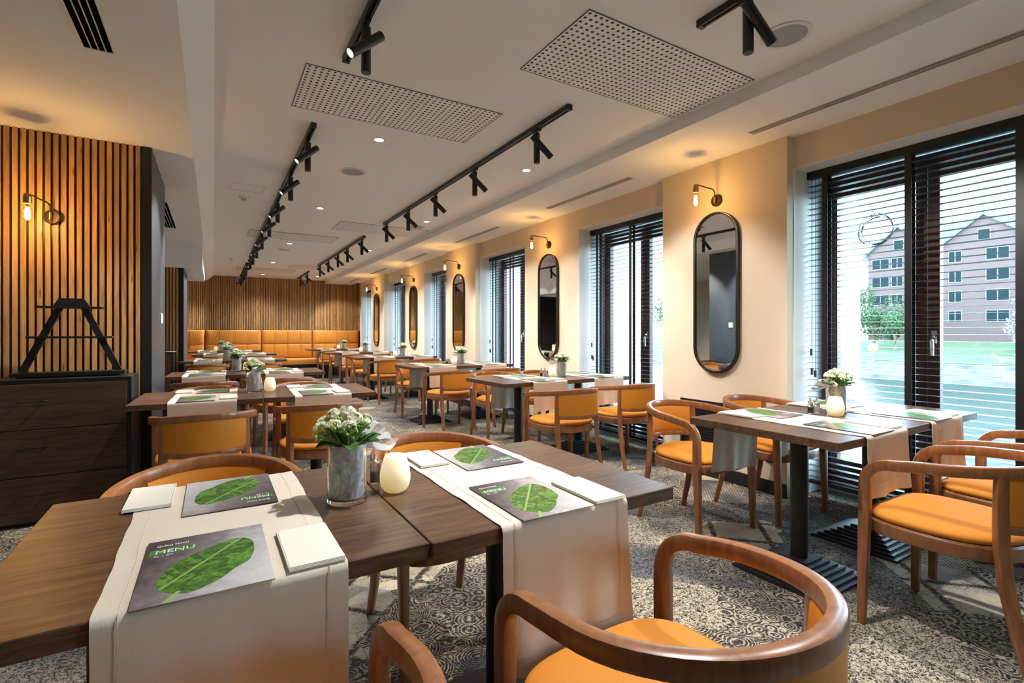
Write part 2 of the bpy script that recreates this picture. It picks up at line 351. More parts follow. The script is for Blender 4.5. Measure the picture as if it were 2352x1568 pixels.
m=MB()
for a_,b_ in PIL: m.box(3.508,3.523,a_,b_,0,.10)
for a_,b_ in ((4.52,5.67),(9.42,10.55),(14.333,14.45)): m.box(3.585,3.60,a_,b_,0,.10)
struct('baseboard_right',m,'black',0)
# slatted walls: felt back + slats
def slats(name,x0,x1,y,z0,z1,side=-1):
    m=MB(); n=int((x1-x0)/.0408); 
    for i in range(n+1):
        a_=x0+i*.0408; m.box(a_+.007,min(a_+.0335,x1),y-.014,y,z0,z1)
    o=struct(name,m,'slat',0); return o
X0S=-.4485-.0408*60
struct('wall_partition',MB().box(XL,-.388,4.52,5.66,0,ZL).box(XL,-.388,9.12,10.3,0,2.17),'colgrey')
struct('trim_3',MB().box(-.4485,-.388,4.494,4.519,0,ZL).box(X0S,-.4485,4.512,4.519,0,ZL).box(-.4485,-.388,9.094,9.119,0,2.17).box(X0S,-.4485,9.112,9.119,0,2.17),'black',0)
slats('wall_partition_slats',X0S,-.4485,4.511,.0,ZL); slats('wall_partition_far_slats',X0S,-.4485,9.111,.0,2.17)
slats('wall_far_slats',-1.632,3.73,YF-.002,.0,ZC)
m=MB()
for i in range(18): 
    y=14.46+i*.0408; m.box(3.716,3.739,y+.0055,y+.0345,0,ZC)
struct('wall_far_slat_return',m,'slat',0)
# ------------------------------------------------------------------ windows
for wi,(a_,b_) in enumerate(WIN):
    mid=(a_+b_)/2; fx0,fx1=3.992,4.030
    root=bpy.data.objects.new('window_%d'%(wi+1),None); COL.objects.link(root); root['kind']='structure'; root.location=(4.0,mid,0)
    m=MB(); X=lambda x:x-4.0; Y=lambda y:y-mid; bx=lambda x0,x1,y0,y1,z0,z1: m.box(X(x0),X(x1),Y(y0),Y(y1),z0,z1)
    zt=2.35; 
    bx(fx0,fx1+.01,a_+.006,a_+.05,.06,zt); bx(fx0,fx1+.01,b_-.05,b_-.006,.06,zt); bx(fx0,fx1+.01,a_+.05,b_-.05,zt-.07,zt); bx(fx0,fx1+.01,a_+.05,b_-.05,.06,.13)
    fr=m.build('window_frame','frame',root,0)
    for (s0,s1) in ((a_+.052,mid-.002),(mid+.002,b_-.052)):
        m=MB(); bx(fx0-.012,fx1,s0,s0+.062,.13,zt-.07); bx(fx0-.012,fx1,s1-.062,s1,.13,zt-.07); bx(fx0-.012,fx1,s0+.062,s1-.062,zt-.16,zt-.07); bx(fx0-.012,fx1,s0+.062,s1-.062,.13,.25)
        sa=m.build('window_sash','frame',root,0)
        m=MB(); bx(4.010,4.018,s0+.06,s1-.06,.245,zt-.155); m.build('pane','pane',sa,0)
    m=MB(); m.box(-.030,-.019,-.052,-.022,1.12,1.20); m.cyl((-.030,-.037,1.165),(-.060,-.037,1.165),.009,12); m.tube([(-.060,-.037,1.17),(-.065,-.037,1.14),(-.063,-.037,1.08),(-.058,-.037,1.04)],[.009,.0105,.0105,.009],10)
    m.build('handle','steel',root)
    portal(mid,(ZW+.1)/2,b_-a_,ZW-.1)
# venetian blinds
def blind(idx,a_,b_,tapes,label):
    y0,y1=a_+.012,b_-.012; bxm=3.79; t=thing('venetian_blind',label,'blind',(bxm,(a_+b_)/2,0),0,'black venetian blinds in the window bays')
    yc=(a_+b_)/2; h=(y1-y0)/2
    m=MB(); zz=.13
    while zz<2.29:
        # gently cambered slat
        m.ring([[(-.025,y,zz),(0,y,zz+.0012),(.025,y,zz),(.025,y,zz+.0012),(0,y,zz+.0024),(-.025,y,zz+.0012)] for y in (-h,h)]); zz+=.0418
    m.build('slats','blindslat',t,0)
    MB().box(-.028,.028,-h,h,2.315,2.368).build('headrail','black',t,0)
    MB().box(-.026,.026,-h,h,.085,.105).build('bottom_rail','black',t,0)
    for ty in tapes:
        MB().box(-.0275,-.0262,ty-yc-.019,ty-yc+.019,.09,2.32).box(.0262,.0275,ty-yc-.019,ty-yc+.019,.09,2.32).build('ladder_tape','black',t,0)
    for dx,(cy,zb) in enumerate(((b_-.047,1.07),(b_-.052,.93),(b_-.075,.915))):
        MB().cyl((-.034-.001*dx,cy-yc,2.32),(-.034-.001*dx,cy-yc,zb),.0012,6).build('cord','black',t)
        MB().box(-.041-.001*dx,-.029-.001*dx,cy-yc-.007,cy-yc+.007,zb-.05,zb).build('cord_pull','black',t,0)
bl=['nearest window, framing the river and brick building','second window from the camera','third window from the camera','fourth window from the camera','fifth window from the camera','farthest window, beside the slatted end wall']
for i,(a_,b_) in enumerate(WIN[1:]):
    tp=[b_-.135,b_-.635,a_+.175] if i==0 else [b_-.13,(a_+b_)/2,a_+.12]
    blind(i,a_,b_,tp,'black venetian blind hanging in the '+bl[i])
# ------------------------------------------------------------------ pilaster fittings
m=MB(); t=thing('convector_grille','black slatted convector grille low on the first window pier','grille',(3.523,2.64,0))
MB().box(-.012,-.001,-.35,.35,.585,.62).box(-.012,-.001,-.35,.35,.21,.235).box(-.012,-.001,-.35,-.33,.235,.585).box(-.012,-.001,.33,.35,.235,.585).build('frame','black',t,0)
m=MB()
for i in range(14): m.box(-.010,-.004,-.33,.33,.245+i*.0245,.251+i*.0245)
m.build('louvres','blackmetal',t,0); MB().box(-.003,-.001,-.33,.33,.235,.585).build('backing','black',t,0)
t=thing('power_socket','black double power socket low on the first window pier','socket',(3.523,2.163,.265))
MB().box(-.010,-.001,-.045,.045,-.035,.035).bev(.003).build('plate','black',t); 
for dy in (-.022,.022): MB().lathe([(.016,0),(.016,.003)],(-.010,dy,0),16,True,(-1,0,0)).build('outlet','blackmetal',t)
t=thing('light_switch','white light switch on the blue grey side of the near column','switch',(-.388,5.24,1.31))
MB().box(.001,.010,-.042,.042,-.045,.045).bev(.004).build('plate','whiteplastic',t); MB().box(.010,.014,-.028,.028,-.028,.028).build('rocker','whiteplastic',t,0)
# oval mirrors
def capsule(w_,h_,n=16):
    r=w_/2; k=h_/2-r; return [(r*math.cos(PI*i/n),k+r*math.sin(PI*i/n)) for i in range(n+1)]+[(-r*math.cos(PI*i/n),-k-r*math.sin(PI*i/n)) for i in range(n+1)]
t=thing('oval_mirror','x','mirror')
pts=capsule(.40,1.29); path=[Vector((-.018,-x,z)) for x,z in pts]; n_=len(path)
m=MB(); m.sweep(path,[(1,0,0)]*n_,.034,.018,closed=True,rnd=.3); m.build('frame','blackmetal',t)
m=MB(); T=Matrix(((0,0,1,0),(-1,0,0,0),(0,1,0,0),(0,0,0,1))); m.prism(capsule(.39,1.28),-.022,-.0175,T); m.build('mirror_glass','mirror',t,0)
mir=Maker(t)
mp=[(3.523,2.625,'on the first pier, nearest the camera'),(3.6,5.10,'on the second pier from the camera'),(3.523,7.585,'on the third pier from the camera'),(3.6,9.99,'on the fourth pier from the camera'),(3.523,12.46,'on the fifth pier, farthest from the camera')]
for x,y,l in mp: mir((x-.002,y,1.512),0,'tall black framed capsule mirror '+l,'oval mirrors on the window piers')
# wall lamps (arm points along local -X, plate on the plane x=0)
t=thing('wall_lamp','x','wall lamp')
MB().lathe([(.046,0),(.048,.004),(.048,.016),(.044,.020)],(0,0,0),32,True,(-1,0,0)).build('wall_plate','bronze',t)
MB().cyl((-.032,0,-.022),(-.032,0,.026),.010,16).cyl((-.018,0,0),(-.032,0,0),.007,12).build('knuckle','brass',t)
MB().lathe([(.006,0),(.007,.008),(.002,.012)],(-.020,0,-.030),12,True,(-1,0,0)).build('screw','brass',t)
arm=[(-.032,0,.02),(-.032,0,.055),(-.036,0,.070),(-.048,0,.081),(-.065,0,.085),(-.25,0,.092),(-.262,0,.090)]
MB().tube(arm,.0048,10).build('arm','bronze',t)
MB().lathe([(.004,.098),(.012,.092),(.019,.082),(.021,.066),(.021,.035),(.0225,.033),(.0225,.028),(.018,.028)],(-.262,0,0),24).build('socket','brass',t)
b=MB().lathe([(.012,.03),(.014,.018),(.022,-.005),(.031,-.032),(.032,-.050),(.026,-.070),(.012,-.082),(.001,-.085)],(-.262,0,0),24).build('bulb','bulb',t)
m=MB(); 
for k in range(6):
    q=k*PI/3; m.cyl((-.262+.005*math.cos(q),.005*math.sin(q),.005),(-.262+.012*math.cos(q+.5),.012*math.sin(q+.5),-.060),.0042,8)
m.build('filament','filament',b)
lam=Maker(t)
def sconce(x,y,z,rz,l,p=1):
    lam((x,y,z),rz,l,'brass bulb wall lamps')
    L=bpy.data.lights.new('lamp_glow','POINT'); L.energy=K_SCONCE*p; L.color=(1,.56,.17); L.shadow_soft_size=.02
    o=bpy.data.objects.new('lamp_glow',L); COL.objects.link(o); o.location=(x-.262*math.cos(rz),y-.262*math.sin(rz),z-.025)
sl=['above the first pier mirror, nearest the camera','above the second pier mirror','above the third pier mirror','above the fourth pier mirror','above the fifth pier mirror, farthest away']
for (x,y,_),l in zip(mp,sl): sconce(x-.001,y,2.262+(.02 if y>4 else 0),0,'swing arm wall lamp with bare glowing bulb '+l)
sconce(-.93,4.486,1.967,math.radians(75),'swing arm wall lamp with bare glowing bulb on the oak slats over the chest',2.3)
# ------------------------------------------------------------------ ceiling fittings
def track(x,y0,y1,label):
    t=thing('ceiling_track',label,'light track',(x,(y0+y1)/2,ZC),0,'black ceiling light tracks'); h=(y1-y0)/2
    m=MB(); m.ring([[(-.0175,y,0),(.0175,y,0),(.0175,y,-.033),(.006,y,-.033),(.006,y,-.014),(-.006,y,-.014),(-.006,y,-.033),(-.0175,y,-.033)] for y in (-h,h)]); m.build('rail','blackmetal',t,0)
    for y in (-h,h): MB().box(-.0185,.0185,y-.012,y+.012,-.035,0).build('end_cap','black',t,0)
track(.615,.3,2.765,'black ceiling light track at the top centre, nearest of the left line')
track(.612,3.77,11.0,'long black light track running down the left of the ceiling'); track(.612,12.0,15.1,'short black light track at the far left before the slatted wall')
track(2.0,-.6,1.58,'black light track at the top right edge, beside the big round speaker'); track(2.0,2.61,6.71,'black light track right of centre, above the first three windows'); track(1.995,7.76,11.65,'black light track in line behind the long right one'); track(1.985,12.9,14.75,'last short black light track of the right line, by the end wall')
def spotproto(sx):
    t=thing('ceiling_spotlight','x','spotlight')
    MB().box(-.016,.016,-.045,.045,-.035,-.0335).box(-.013,.013,-.04,.04,-.048,-.035).cyl((0,0,-.048),(0,0,-.060),.010,12).build('adapter','black',t)
    MB().lathe([(.0225,-.06),(.0225,-.272),(.0205,-.274)],(0,0,0),24).build('body_tube','blackmetal',t)
    c=Vector((sx*.012,-.045,-.165)); d=Vector((sx*.74,-.10,-.66)).normalized()
    h=MB().lathe([(.0225,-.1),(.0225,.1),(.020,.1),(.019,.088)],c,24,True,d).build('lamp_head','blackmetal',t)
    MB().lathe([(.018,.0885),(.018,.0895)],c,20,True,d).build('lens','spotlens',h)
    MB().cyl((0,-.02,-.165),(0,-.03,-.165),.010,12).build('pivot','black',t)
    return t,c,d
tL,cL,dL=spotproto(-1); tR,cR,dR=spotproto(1); mkL=Maker(tL); mkR=Maker(tR)
orn=['first','second','third','fourth','fifth','sixth','seventh','eighth','ninth','tenth','eleventh','twelfth','thirteenth','fourteenth']
def spot(mk,c,d,x,y,l,p=1):
    rz=0
    if y>13.9: rz=math.radians(38 if mk is mkR else 0)
    mk((x,y,ZC),rz,l,'black tube spotlights on the tracks')
    L=bpy.data.lights.new('spot_beam','SPOT'); L.energy=K_SPOT*(.52 if mk is mkR else 1); L.color=(1,.97,.94); L.spot_size=math.radians(64); L.spot_blend=.6; L.shadow_soft_size=.018
    o=bpy.data.objects.new('spot_beam',L); COL.objects.link(o); Rm=Matrix.Rotation(rz,3,'Z'); d=Rm@d; q=Vector((x,y,ZC))+Rm@c+d*.105; o.location=q; o.rotation_euler=d.to_track_quat('-Z','Y').to_euler()
ysL=[2.36,4.02,5.0,6.08,7.04,8.15,9.19,10.1,10.85,12.25,13.15,14.0,14.8]
for i,y in enumerate(ysL): spot(mkL,cL,dL,.615 if i==0 else .612,y,'black double tube spotlight, %s from the camera on the left track line'%orn[i])
ysR=[1.335,2.99,3.985,4.90,5.752,6.62,7.925,8.90,9.675,10.581,11.5,13.2,14.3]
for i,y in enumerate(ysR): spot(mkR,cR,dR,2.0,y,'black double tube spotlight, %s from the camera on the right track line'%orn[i])
# downlights
t=thing('ceiling_downlight','x','downlight')
MB().ring([[( r*math.cos(2*PI*k/24),r*math.sin(2*PI*k/24),z) for k in range(24)] for r,z in ((.046,0),(.045,-.004),(.036,-.003),(.034,.004))],False).build('rim','whiteplastic',t); MB().lathe([(.034,-.0008),(.034,-.0018)],n=24).build('lens','downlens',t)
dn=Maker(t)
DL=[(1.10,3.838),(2.47,3.864),(1.10,6.32),(2.466,6.353),(1.10,9.1),(2.44,9.116),(1.095,11.75),(2.40,11.6),(1.094,14.3),(2.387,14.1),(1.1,1.2),(2.47,1.2)]
nm=['nearest','second','third','fourth','fifth']
for i,(x,y) in enumerate(DL):
    if i>=10: continue
    dn((x,y,ZC),0,'small round glowing ceiling downlight, %s in the %s line'%(nm[i//2],'left' if i%2==0 else 'right'),'recessed round downlights')
for x,y in DL:
    L=bpy.data.lights.new('down_beam','SPOT'); L.energy=K_DOWN; L.color=(1,.975,.955); L.spot_size=math.radians(125); L.spot_blend=.9; L.shadow_soft_size=.035
    o=bpy.data.objects.new('down_beam',L); COL.objects.link(o); o.location=(x,y,ZC-.012)
# speakers
t=thing('ceiling_speaker','x','speaker')
MB().ring([[(r*math.cos(2*PI*k/40),r*math.sin(2*PI*k/40),z) for k in range(40)] for r,z in ((.118,0),(.116,-.006),(.098,-.007),(.096,-.003))],False).build('ring','whiteplastic',t); MB().lathe([(.097,-.001),(.097,-.004)],n=40).build('grille','grille',t)
sp=Maker(t)
for (x,y),l in zip([(2.461,1.438),(1.112,4.724),(2.472,6.737),(1.09,9.815),(2.44,11.45)],['largest, at the top right of the ceiling','left of the long track, nearest of the left ones','behind the long right track','small and far, left of centre','farthest right, near the last track']): sp((x,y,ZC),0,'round flush ceiling speaker, '+l,'round ceiling speakers')
# perforated access panels
t=thing('perforated_ceiling_panel','x','ceiling panel')
MB().box(0,1.245,0,.6,-.003,-.001).build('panel','perf',t,0)
MB().box(-.004,1.249,-.004,0,-.004,-.0005).box(-.004,1.249,.6,.604,-.004,-.0005).box(-.004,0,0,.6,-.004,-.0005).box(1.245,1.249,0,.6,-.004,-.0005).build('edge_gap','lineseam',t,0)
pf=Maker(t)
for (x,y),l in zip([(.444,2.952),(1.49,1.79),(1.465,6.90),(.45,8.12),(.46,12.9),(1.47,11.95)],['left of the two nearest','right of the two nearest, under the top edge','third from the camera, beside the right track','fourth from the camera, on the left','farthest left one before the end wall','farthest right one before the end wall']): pf((x,y,ZC),0,'white ceiling panel pierced with dark round holes, '+l,'perforated ceiling panels')
# linear slot diffusers
def diffuser(x,y0,y1,z,label,w_=.05,n=3):
    t=thing('slot_diffuser',label,'air vent',(x,(y0+y1)/2,z),0,'linear slot air vents'); h=(y1-y0)/2
    MB().box(-w_/2,w_/2,-h,h,-.0025,-.0008).build('slots','void',t,0)
    m=MB(); m.box(-w_/2-.006,-w_/2,-h-.006,h+.006,-.005,-.0008).box(w_/2,w_/2+.006,-h-.006,h+.006,-.005,-.0008).box(-w_/2,w_/2,-h-.006,-h,-.005,-.0008).box(-w_/2,w_/2,h,h+.006,-.005,-.0008); m.build('frame','whiteplastic',t,0)
    m=MB()
    for k in range(1,n+1):
        x_=-w_/2+w_*k/(n+1); m.box(x_-.0022,x_+.0022,-h,h,-.006,-.0025)
    m.build('blades','whiteplastic',t,0)
diffuser(3.255,.2,2.15,ZS,'long slot air vent in the right soffit above the nearest window',.055,3)
for a_,b_,l in [(3.33,4.64,'second window'),(5.78,7.13,'third window'),(8.36,9.6,'fourth window'),(10.8,12.0,'fifth window'),(13.2,14.2,'farthest window')]: diffuser(3.255,a_,b_,ZS,'short slot air vent in the right soffit by the '+l,.055,3)
diffuser(-.47,1.9,3.065,ZL,'wide slot air vent in the low left ceiling at the top left corner',.11,3); diffuser(-.47,6.3,7.8,ZL,'wide slot air vent in the low left ceiling behind the near column',.11,3)
t=thing('smoke_detector','x','smoke detector')
MB().lathe([(.052,0),(.052,-.008),(.046,-.016),(.030,-.020)],n=28).build('base','whiteplastic',t); MB().lathe([(.028,-.02),(.028,-.032),(.026,-.032),(.026,-.040),(.022,-.044)],n=24).build('sensor','whiteplastic',t); MB().lathe([(.0285,-.026),(.0285,-.030)],n=24).build('vent_ring','black',t)
sd=Maker(t)
sd((.29,6.22,ZC),0,'white smoke detector on the left of the ceiling, nearer one','smoke detectors'); sd((.31,11.5,ZC),0,'white smoke detector on the left of the ceiling, farther one','smoke detectors')
for (x,y,l) in ((.30,5.82,'nearer'),(.30,11.0,'farther')):
    m=MB(); 
    for bx_ in ((-.155,.155,-.14,-.138),(-.155,.155,.138,.14),(-.155,-.153,-.14,.14),(.153,.155,-.14,.14)): m.box(*bx_,-.0012,-.0003)
    tag(m.build('access_hatch','lineseam',None,0,(x,y,ZC)),'square access hatch outline in the ceiling by the %s smoke detector'%l,'hatch','ceiling hatches')
# ------------------------------------------------------------------ chest and shelf on the left
def chest(x0,x1,y0,y1,label,hand=True):
    t=thing('chest_of_drawers',label,'cabinet',((x0+x1)/2,(y0+y1)/2,0)); a_=(x1-x0)/2; b_=(y1-y0)/2
    MB().box(-a_,a_,-b_,b_,.875,.899).box(-a_,-a_+.022,-b_,b_,.0,.875).box(a_-.022,a_,-b_,b_,0,.875).box(-a_+.022,a_-.022,-b_+.02,b_,.03,.875).box(-a_+.022,a_-.022,-b_+.04,-b_+.06,0,.03).build('carcass','blackmetal',t,0)
    for z0,z1 in ((.595,.872),(.306,.591),(.028,.302)):
        d=MB().box(-a_+.024,a_-.024,-b_-.002,-b_+.018,z0,z1).bev(.0015).build('drawer','cabwood',t,0)
        if hand:
            zc=z1-.105; x_=(-.945)-(x0+x1)/2 if x1>-.6 and y0<5 else 0
            MB().tube([(x_-.068,-b_-.03,zc),(x_+.068,-b_-.03,zc)],.0045,10).box(x_-.062,x_-.054,-b_-.03,-b_,zc-.004,zc+.004).box(x_+.054,x_+.062,-b_-.03,-b_,zc-.004,zc+.004).build('handle','blackmetal',d)
    return t
chest(-1.43,-.465,4.13,4.486,'dark wood chest of three drawers with black frame under the wall lamp')
chest(-1.30,-.50,8.74,9.086,'dark wood chest with glasses on it behind the near column')
t=thing('ladder_shelf','black a-shaped ladder shelf with three boards standing on the chest','shelf',(-.80,4.32,.899))
for s_ in (-1,1):
    m=MB(); m.ring([[(s_*(.245-w_)-.013,y,z) if False else (s_*(.245-w_)+dx,y,z) for dx,y in ((-.020,-.014),(.020,-.014),(.020,.014),(-.020,.014))] for w_,z in ((0,.03),(.185,.46))]); m.build('leg','black',t,0)
m=MB(); m.ring([[(-.098,y,.455),(.098,y,.455),(.062,y,.515),(-.062,y,.515)] for y in (-.02,.02)]); m.build('top_block','black',t,0)
for z,h in ((.453,.163),(.258,.215)): MB().box(-h,h,-.055,.035,z-.006,z+.008).build('board','black',t,0)
MB().box(-.285,.285,-.075,.06,.012,.034).box(-.255,.255,-.06,.05,.0,.012).build('base_board','black',t,0)
# glasses on the far chest
t=thing('drinking_glass','x','glass')
MB().ring([[(r*math.cos(2*PI*k/20),r*math.sin(2*PI*k/20),z) for k in range(20)] for r,z in ((.024,0),(.030,.11),(.0285,.11),(.023,.006),(.001,.006))],False).ring([[(r*math.cos(2*PI*k/20),r*math.sin(2*PI*k/20),0) for k in range(20)] for r in (.024,.001)],False).build('glass_body','glass',t)
gl=Maker(t)
for i,(x,y) in enumerate([(-.72,8.85),(-.66,8.83),(-.60,8.85),(-.69,8.95),(-.63,8.95)]): gl((x,y,.899),0,'clear drinking glass standing on the dark chest behind the near column','drinking glasses on the far chest')
tag(MB().lathe([(.02,0),(.05,.002),(.075,.012),(.073,.013),(.05,.005)],n=24).build('saucer','white',None,35,(-.535,8.82,.8995)),'small white saucer on the edge of the far dark chest','saucer')
# ------------------------------------------------------------------ bench at the far wall
XB0,XB1=-1.83,3.69; Yb=14.85
t=thing('banquette_bench','long amber banquette with high padded back along the far slatted wall','bench',((XB0+XB1)/2,Yb,0)); cx=(XB0+XB1)/2
MB().box(XB0-cx,3.585-cx,-.46,.30,0,.33).build('plinth','black',t,0)
MB().box(XB0-cx,XB1-cx,.11,.31,.33,1.245).build('back_board','black',t,0)
seams=[-1.83,-.549,-.183+.0,1.11,2.392,3.69]; seams=[-1.83,-1.46,-.183,1.11,2.392,3.69]
for a_,b_ in zip(seams[:-1],seams[1:]):
    w_=b_-a_
    def cush(u,v,a_=a_,w_=w_):
        x=a_+.004+(w_-.008)*u; e=min(1,min(u,1-u)*14)**.5; z=.50+.745*v; k=abs(math.sin(PI*min(1,max(0,v*1.0))*1)) ; 
        row=(v/.5) if v<.5 else (v-.5)/.5; bul=max(0,math.sin(PI*min(1,max(0,row))))**.35
        sub=abs(math.sin(PI*u*4))**.25
        return Vector((x-cx,.11-.085*e**.5*(.62+.38*bul*(.8+.2*sub))-.004,z))
    m=MB().sheet(cush,48,40); 
    m.build('back_cushion','bench',t,80)
    for k in (1,2,3):
        x=a_+w_*k/4-cx; MB().box(x-.0015,x+.0015,.018,.05,.53,1.22).build('stitching','stitch',t,0)
    if b_>3.6: w_=3.59-a_
    def seat(u,v,a_=a_,w_=w_):
        ang=v*PI; return Vector((a_+.004+(w_-.008)*u-cx, -.52+.30*(1-math.cos(min(ang,PI/2)*1))*.2 + (.55*max(0,(v-.35))/.65 if v>.35 else 0), .335+.145*math.sin(min(PI/2,v/.35*PI/2))+.012*math.sin(PI*max(0,(v-.35)/.65))))
    MB().sheet(seat,10,20).build('seat_cushion','bench',t,80)
# ------------------------------------------------------------------ chair
def plan(a_):  # angle 0..180 deg round the back half ellipse, from +x to -x
    return (.262*math.cos(a_),-.215-.285*math.sin(a_))
t=thing('bentwood_armchair','x','chair')
pts=[];sd_=[]
def side(x,y): 
    v=Vector((x,y,0)); return v.normalized()
fr_=[(.248,0,.56),(.248,0,.575)]+[(.248+.006*q/12,-.095*(1-math.cos(q*PI/24)),.575+.093*math.sin(q*PI/24)) for q in range(1,12)]+[(.2545,-.098,.6685),(.257,-.125,.673),(.260,-.16,.679),(.262,-.19,.683)]
for p in fr_: pts.append(p); sd_.append((1,0,0))
NB=26
for i in range(NB+1):
    a_=PI*i/NB; x,y=plan(a_); z=.686+.032*max(0,math.sin(a_))**1.2; pts.append((x,y,z)); sd_.append((math.cos(a_)/.262,-math.sin(a_)/.285,0))
for p in fr_[::-1]: pts.append((-p[0],p[1],p[2])); sd_.append((-1,0,0))
# make sides continuous (sign): outward all along
MB().sweep(pts,sd_,.034,.041,rnd=.45).build('arm_rail','wood',t,40)
for s_ in (-1,1):
    MB().sweep([(s_*.248,.012,0),(s_*.248,.006,.25),(s_*.248,0,.44),(s_*.248,0,.562)],[(1,0,0)]*4,[.026,.031,.034,.034],[.028,.036,.041,.041],rnd=.3).build('leg','wood',t,30)
    x,y=plan(math.radians(40)); 
    ps=[(s_*(x+.010),y-.085,0),(s_*(x+.004),y-.045,.15),(s_*x,y-.012,.32),(s_*x,y,.46),(s_*x,y+.002,.58),(s_*x,y,.70)]
    MB().sweep(ps,[(math.cos(math.radians(40))*s_,-.75,0)]*6,[.026,.031,.034,.034,.032,.030],[.030,.036,.040,.040,.036,.034],rnd=.3).build('rear_leg','wood',t,30)
def seatplan(k,n=48,ox=0):
    out=[]
    for i in range(n):
        a_=2*PI*i/n; cx_,sy_=math.cos(a_),math.sin(a_)
        ex=abs(cx_)**(2/(3.6 if sy_>0 else 2.3))*(1 if cx_>0 else -1); ey=abs(sy_)**(2/(3.6 if sy_>0 else 2.3))*(1 if sy_>0 else -1)
        out.append((ex*.258*k,-.185+ey*(.222 if sy_>0 else .255)*k))
    return out
def seatrings(l): return [[(x,y,z) for x,y in seatplan(k)] for k,z in l]
MB().ring(seatrings([(.93,.378),(.97,.380),(.985,.392),(.985,.428),(.965,.436),(.90,.436)])).build('seat_frame','wood',t,30)
MB().ring(seatrings([(.90,.434),(.955,.440),(.968,.449),(.955,.459),(.90,.468),(.75,.477),(.5,.483),(.25,.486),(.02,.487)])).build('seat','uph',t,60)
ang0,ang1=math.radians(40),math.radians(140)
bp=[];bs=[];N2=20
for i in range(N2+1):
    a_=ang0+(ang1-ang0)*i/N2; x,y=plan(a_); bp.append((x,y,.512)); bs.append((math.cos(a_)/.262,-math.sin(a_)/.285,0))
MB().sweep(bp,bs,.026,.030,rnd=.35).build('back_stretcher','wood',t,35)
rs=[]
for i in range(N2+1):
    a_=ang0+.06+(ang1-ang0-.12)*i/N2; x,y=plan(a_); nrm=Vector((math.cos(a_)/.262,-math.sin(a_)/.285,0)).normalized(); p=Vector((x,y,0))
    sec=[(.012,.527),(.014,.55),(.014,.68),(.012,.700),(-.010,.700),(-.020,.68),(-.024,.62),(-.021,.55),(-.010,.527)]
    rs.append([p+nrm*o+Vector((0,0,z)) for o,z in sec])
MB().ring(rs).build('backrest','uph',t,50)
chair=Maker(t)
# ------------------------------------------------------------------ tables
t=thing('restaurant_table','x','table')
MB().box(-.355,.355,-.36,.36,.714,.75).bev(.002).build('tabletop','table',t,30)
MB().lathe([(.04,.085),(.04,.70)],n=28).build('column','blackmetal',t)
MB().box(-.21,.21,-.025,.025,.70,.7135).box(-.025,.025,-.21,.21,.6995,.713).build('mount_plate','blackmetal',t,0)
m=MB()
for k in range(7):
    h=.215-.024*k; m.box(-h,h,-h,h,.003+.012*k,.003+.012*(k+1)-.001); m.box(-h+.006,h-.006,-h+.006,h-.006,.003+.012*(k+1)-.0012,.003+.012*(k+1)+.0002)
m.build('base','castiron',t,0)
table=Maker(t)
def runner_proto(dn_,df_):
    t=thing('table_runner','x','table runner')
    W=.19; H=.364; th=.0022
    prof=[]
    for i in range(15): prof.append((-H-.004,.75-dn_+dn_*i/14*.965))
    prof+= [(-H-.001,.7475),(-H+.006,.7525)]
    for i in range(1,32): prof.append((-H+.006+(2*H-.012)*i/32,.7525))
    prof+= [(H-.006,.7525),(H+.001,.7475)]
    for i in range(16): prof.append((H+.004,.75-df_*.035-df_*i/14*.965))
    n=len(prof)
    def fn(u,v):
        k=v*(n-1); i=min(int(k),n-2); f=k-i; y=prof[i][0]*(1-f)+prof[i+1][0]*f; z=prof[i][1]*(1-f)+prof[i+1][1]*f
        x=-W+2*W*u; hang=max(0,.745-z)/.335; e=abs(2*u-1)
        sg=1 if y>0 else -1
        if hang>0:
            y+=sg*(hang**1.3)*(.010*math.sin(u*9+sg*1.3)+.006*math.sin(u*21+2)+.016)
            z+=.006*math.sin(u*5+sg)*hang
            x*=1-.03*hang
        x+=(.0014*math.sin(y*23+z*9)+.0008*math.sin(y*51+3))*(1 if u>.5 else -1)*(e>.5)
        z+=.0012*max(0,math.sin(y*31+u*3))*(e>.93)*(hang==0)
        return Vector((x,y,z))
    m=MB(); rs=[]
    for j in range(n-2+1):
        v=j/(n-1); y_,z_=prof[j]; sg=1 if y_>0 else -1; fl=1 if abs(y_)<H-.003 else 0
        off=Vector((0,-sg*.0017*(1-fl),-.0016 if (fl or z_>.747) else 0))
        top=[fn(i/30,v) for i in range(31)]; rs.append(top+[q+off for q in reversed(top)])
    m.ring(rs)
    c=m.build('cloth','linen',t,60)
    m=MB()
    for v0 in (.045,.955):   # stitched hems
        p=[fn(.03+.94*i/24,v0)+Vector((0,(-.0030 if v0<.5 else .0030),0)) for i in range(25)]; m.tube(p,.0008,5)
    for u0 in (.09,.91):
        p=[fn(u0,.05+.9*i/70) for i in range(71)]; p=[q+Vector((0,0,.0004)) if abs(q.y)<.36 else q+Vector((0,.0028*(1 if q.y>0 else -1),0)) for q in p]; m.tube(p,.0007,5)
    m.build('hem_stitching','linenhem',c)
    return t
runner=Maker(runner_proto(.258,.335)); runner_short=Maker(runner_proto(.258,.258))
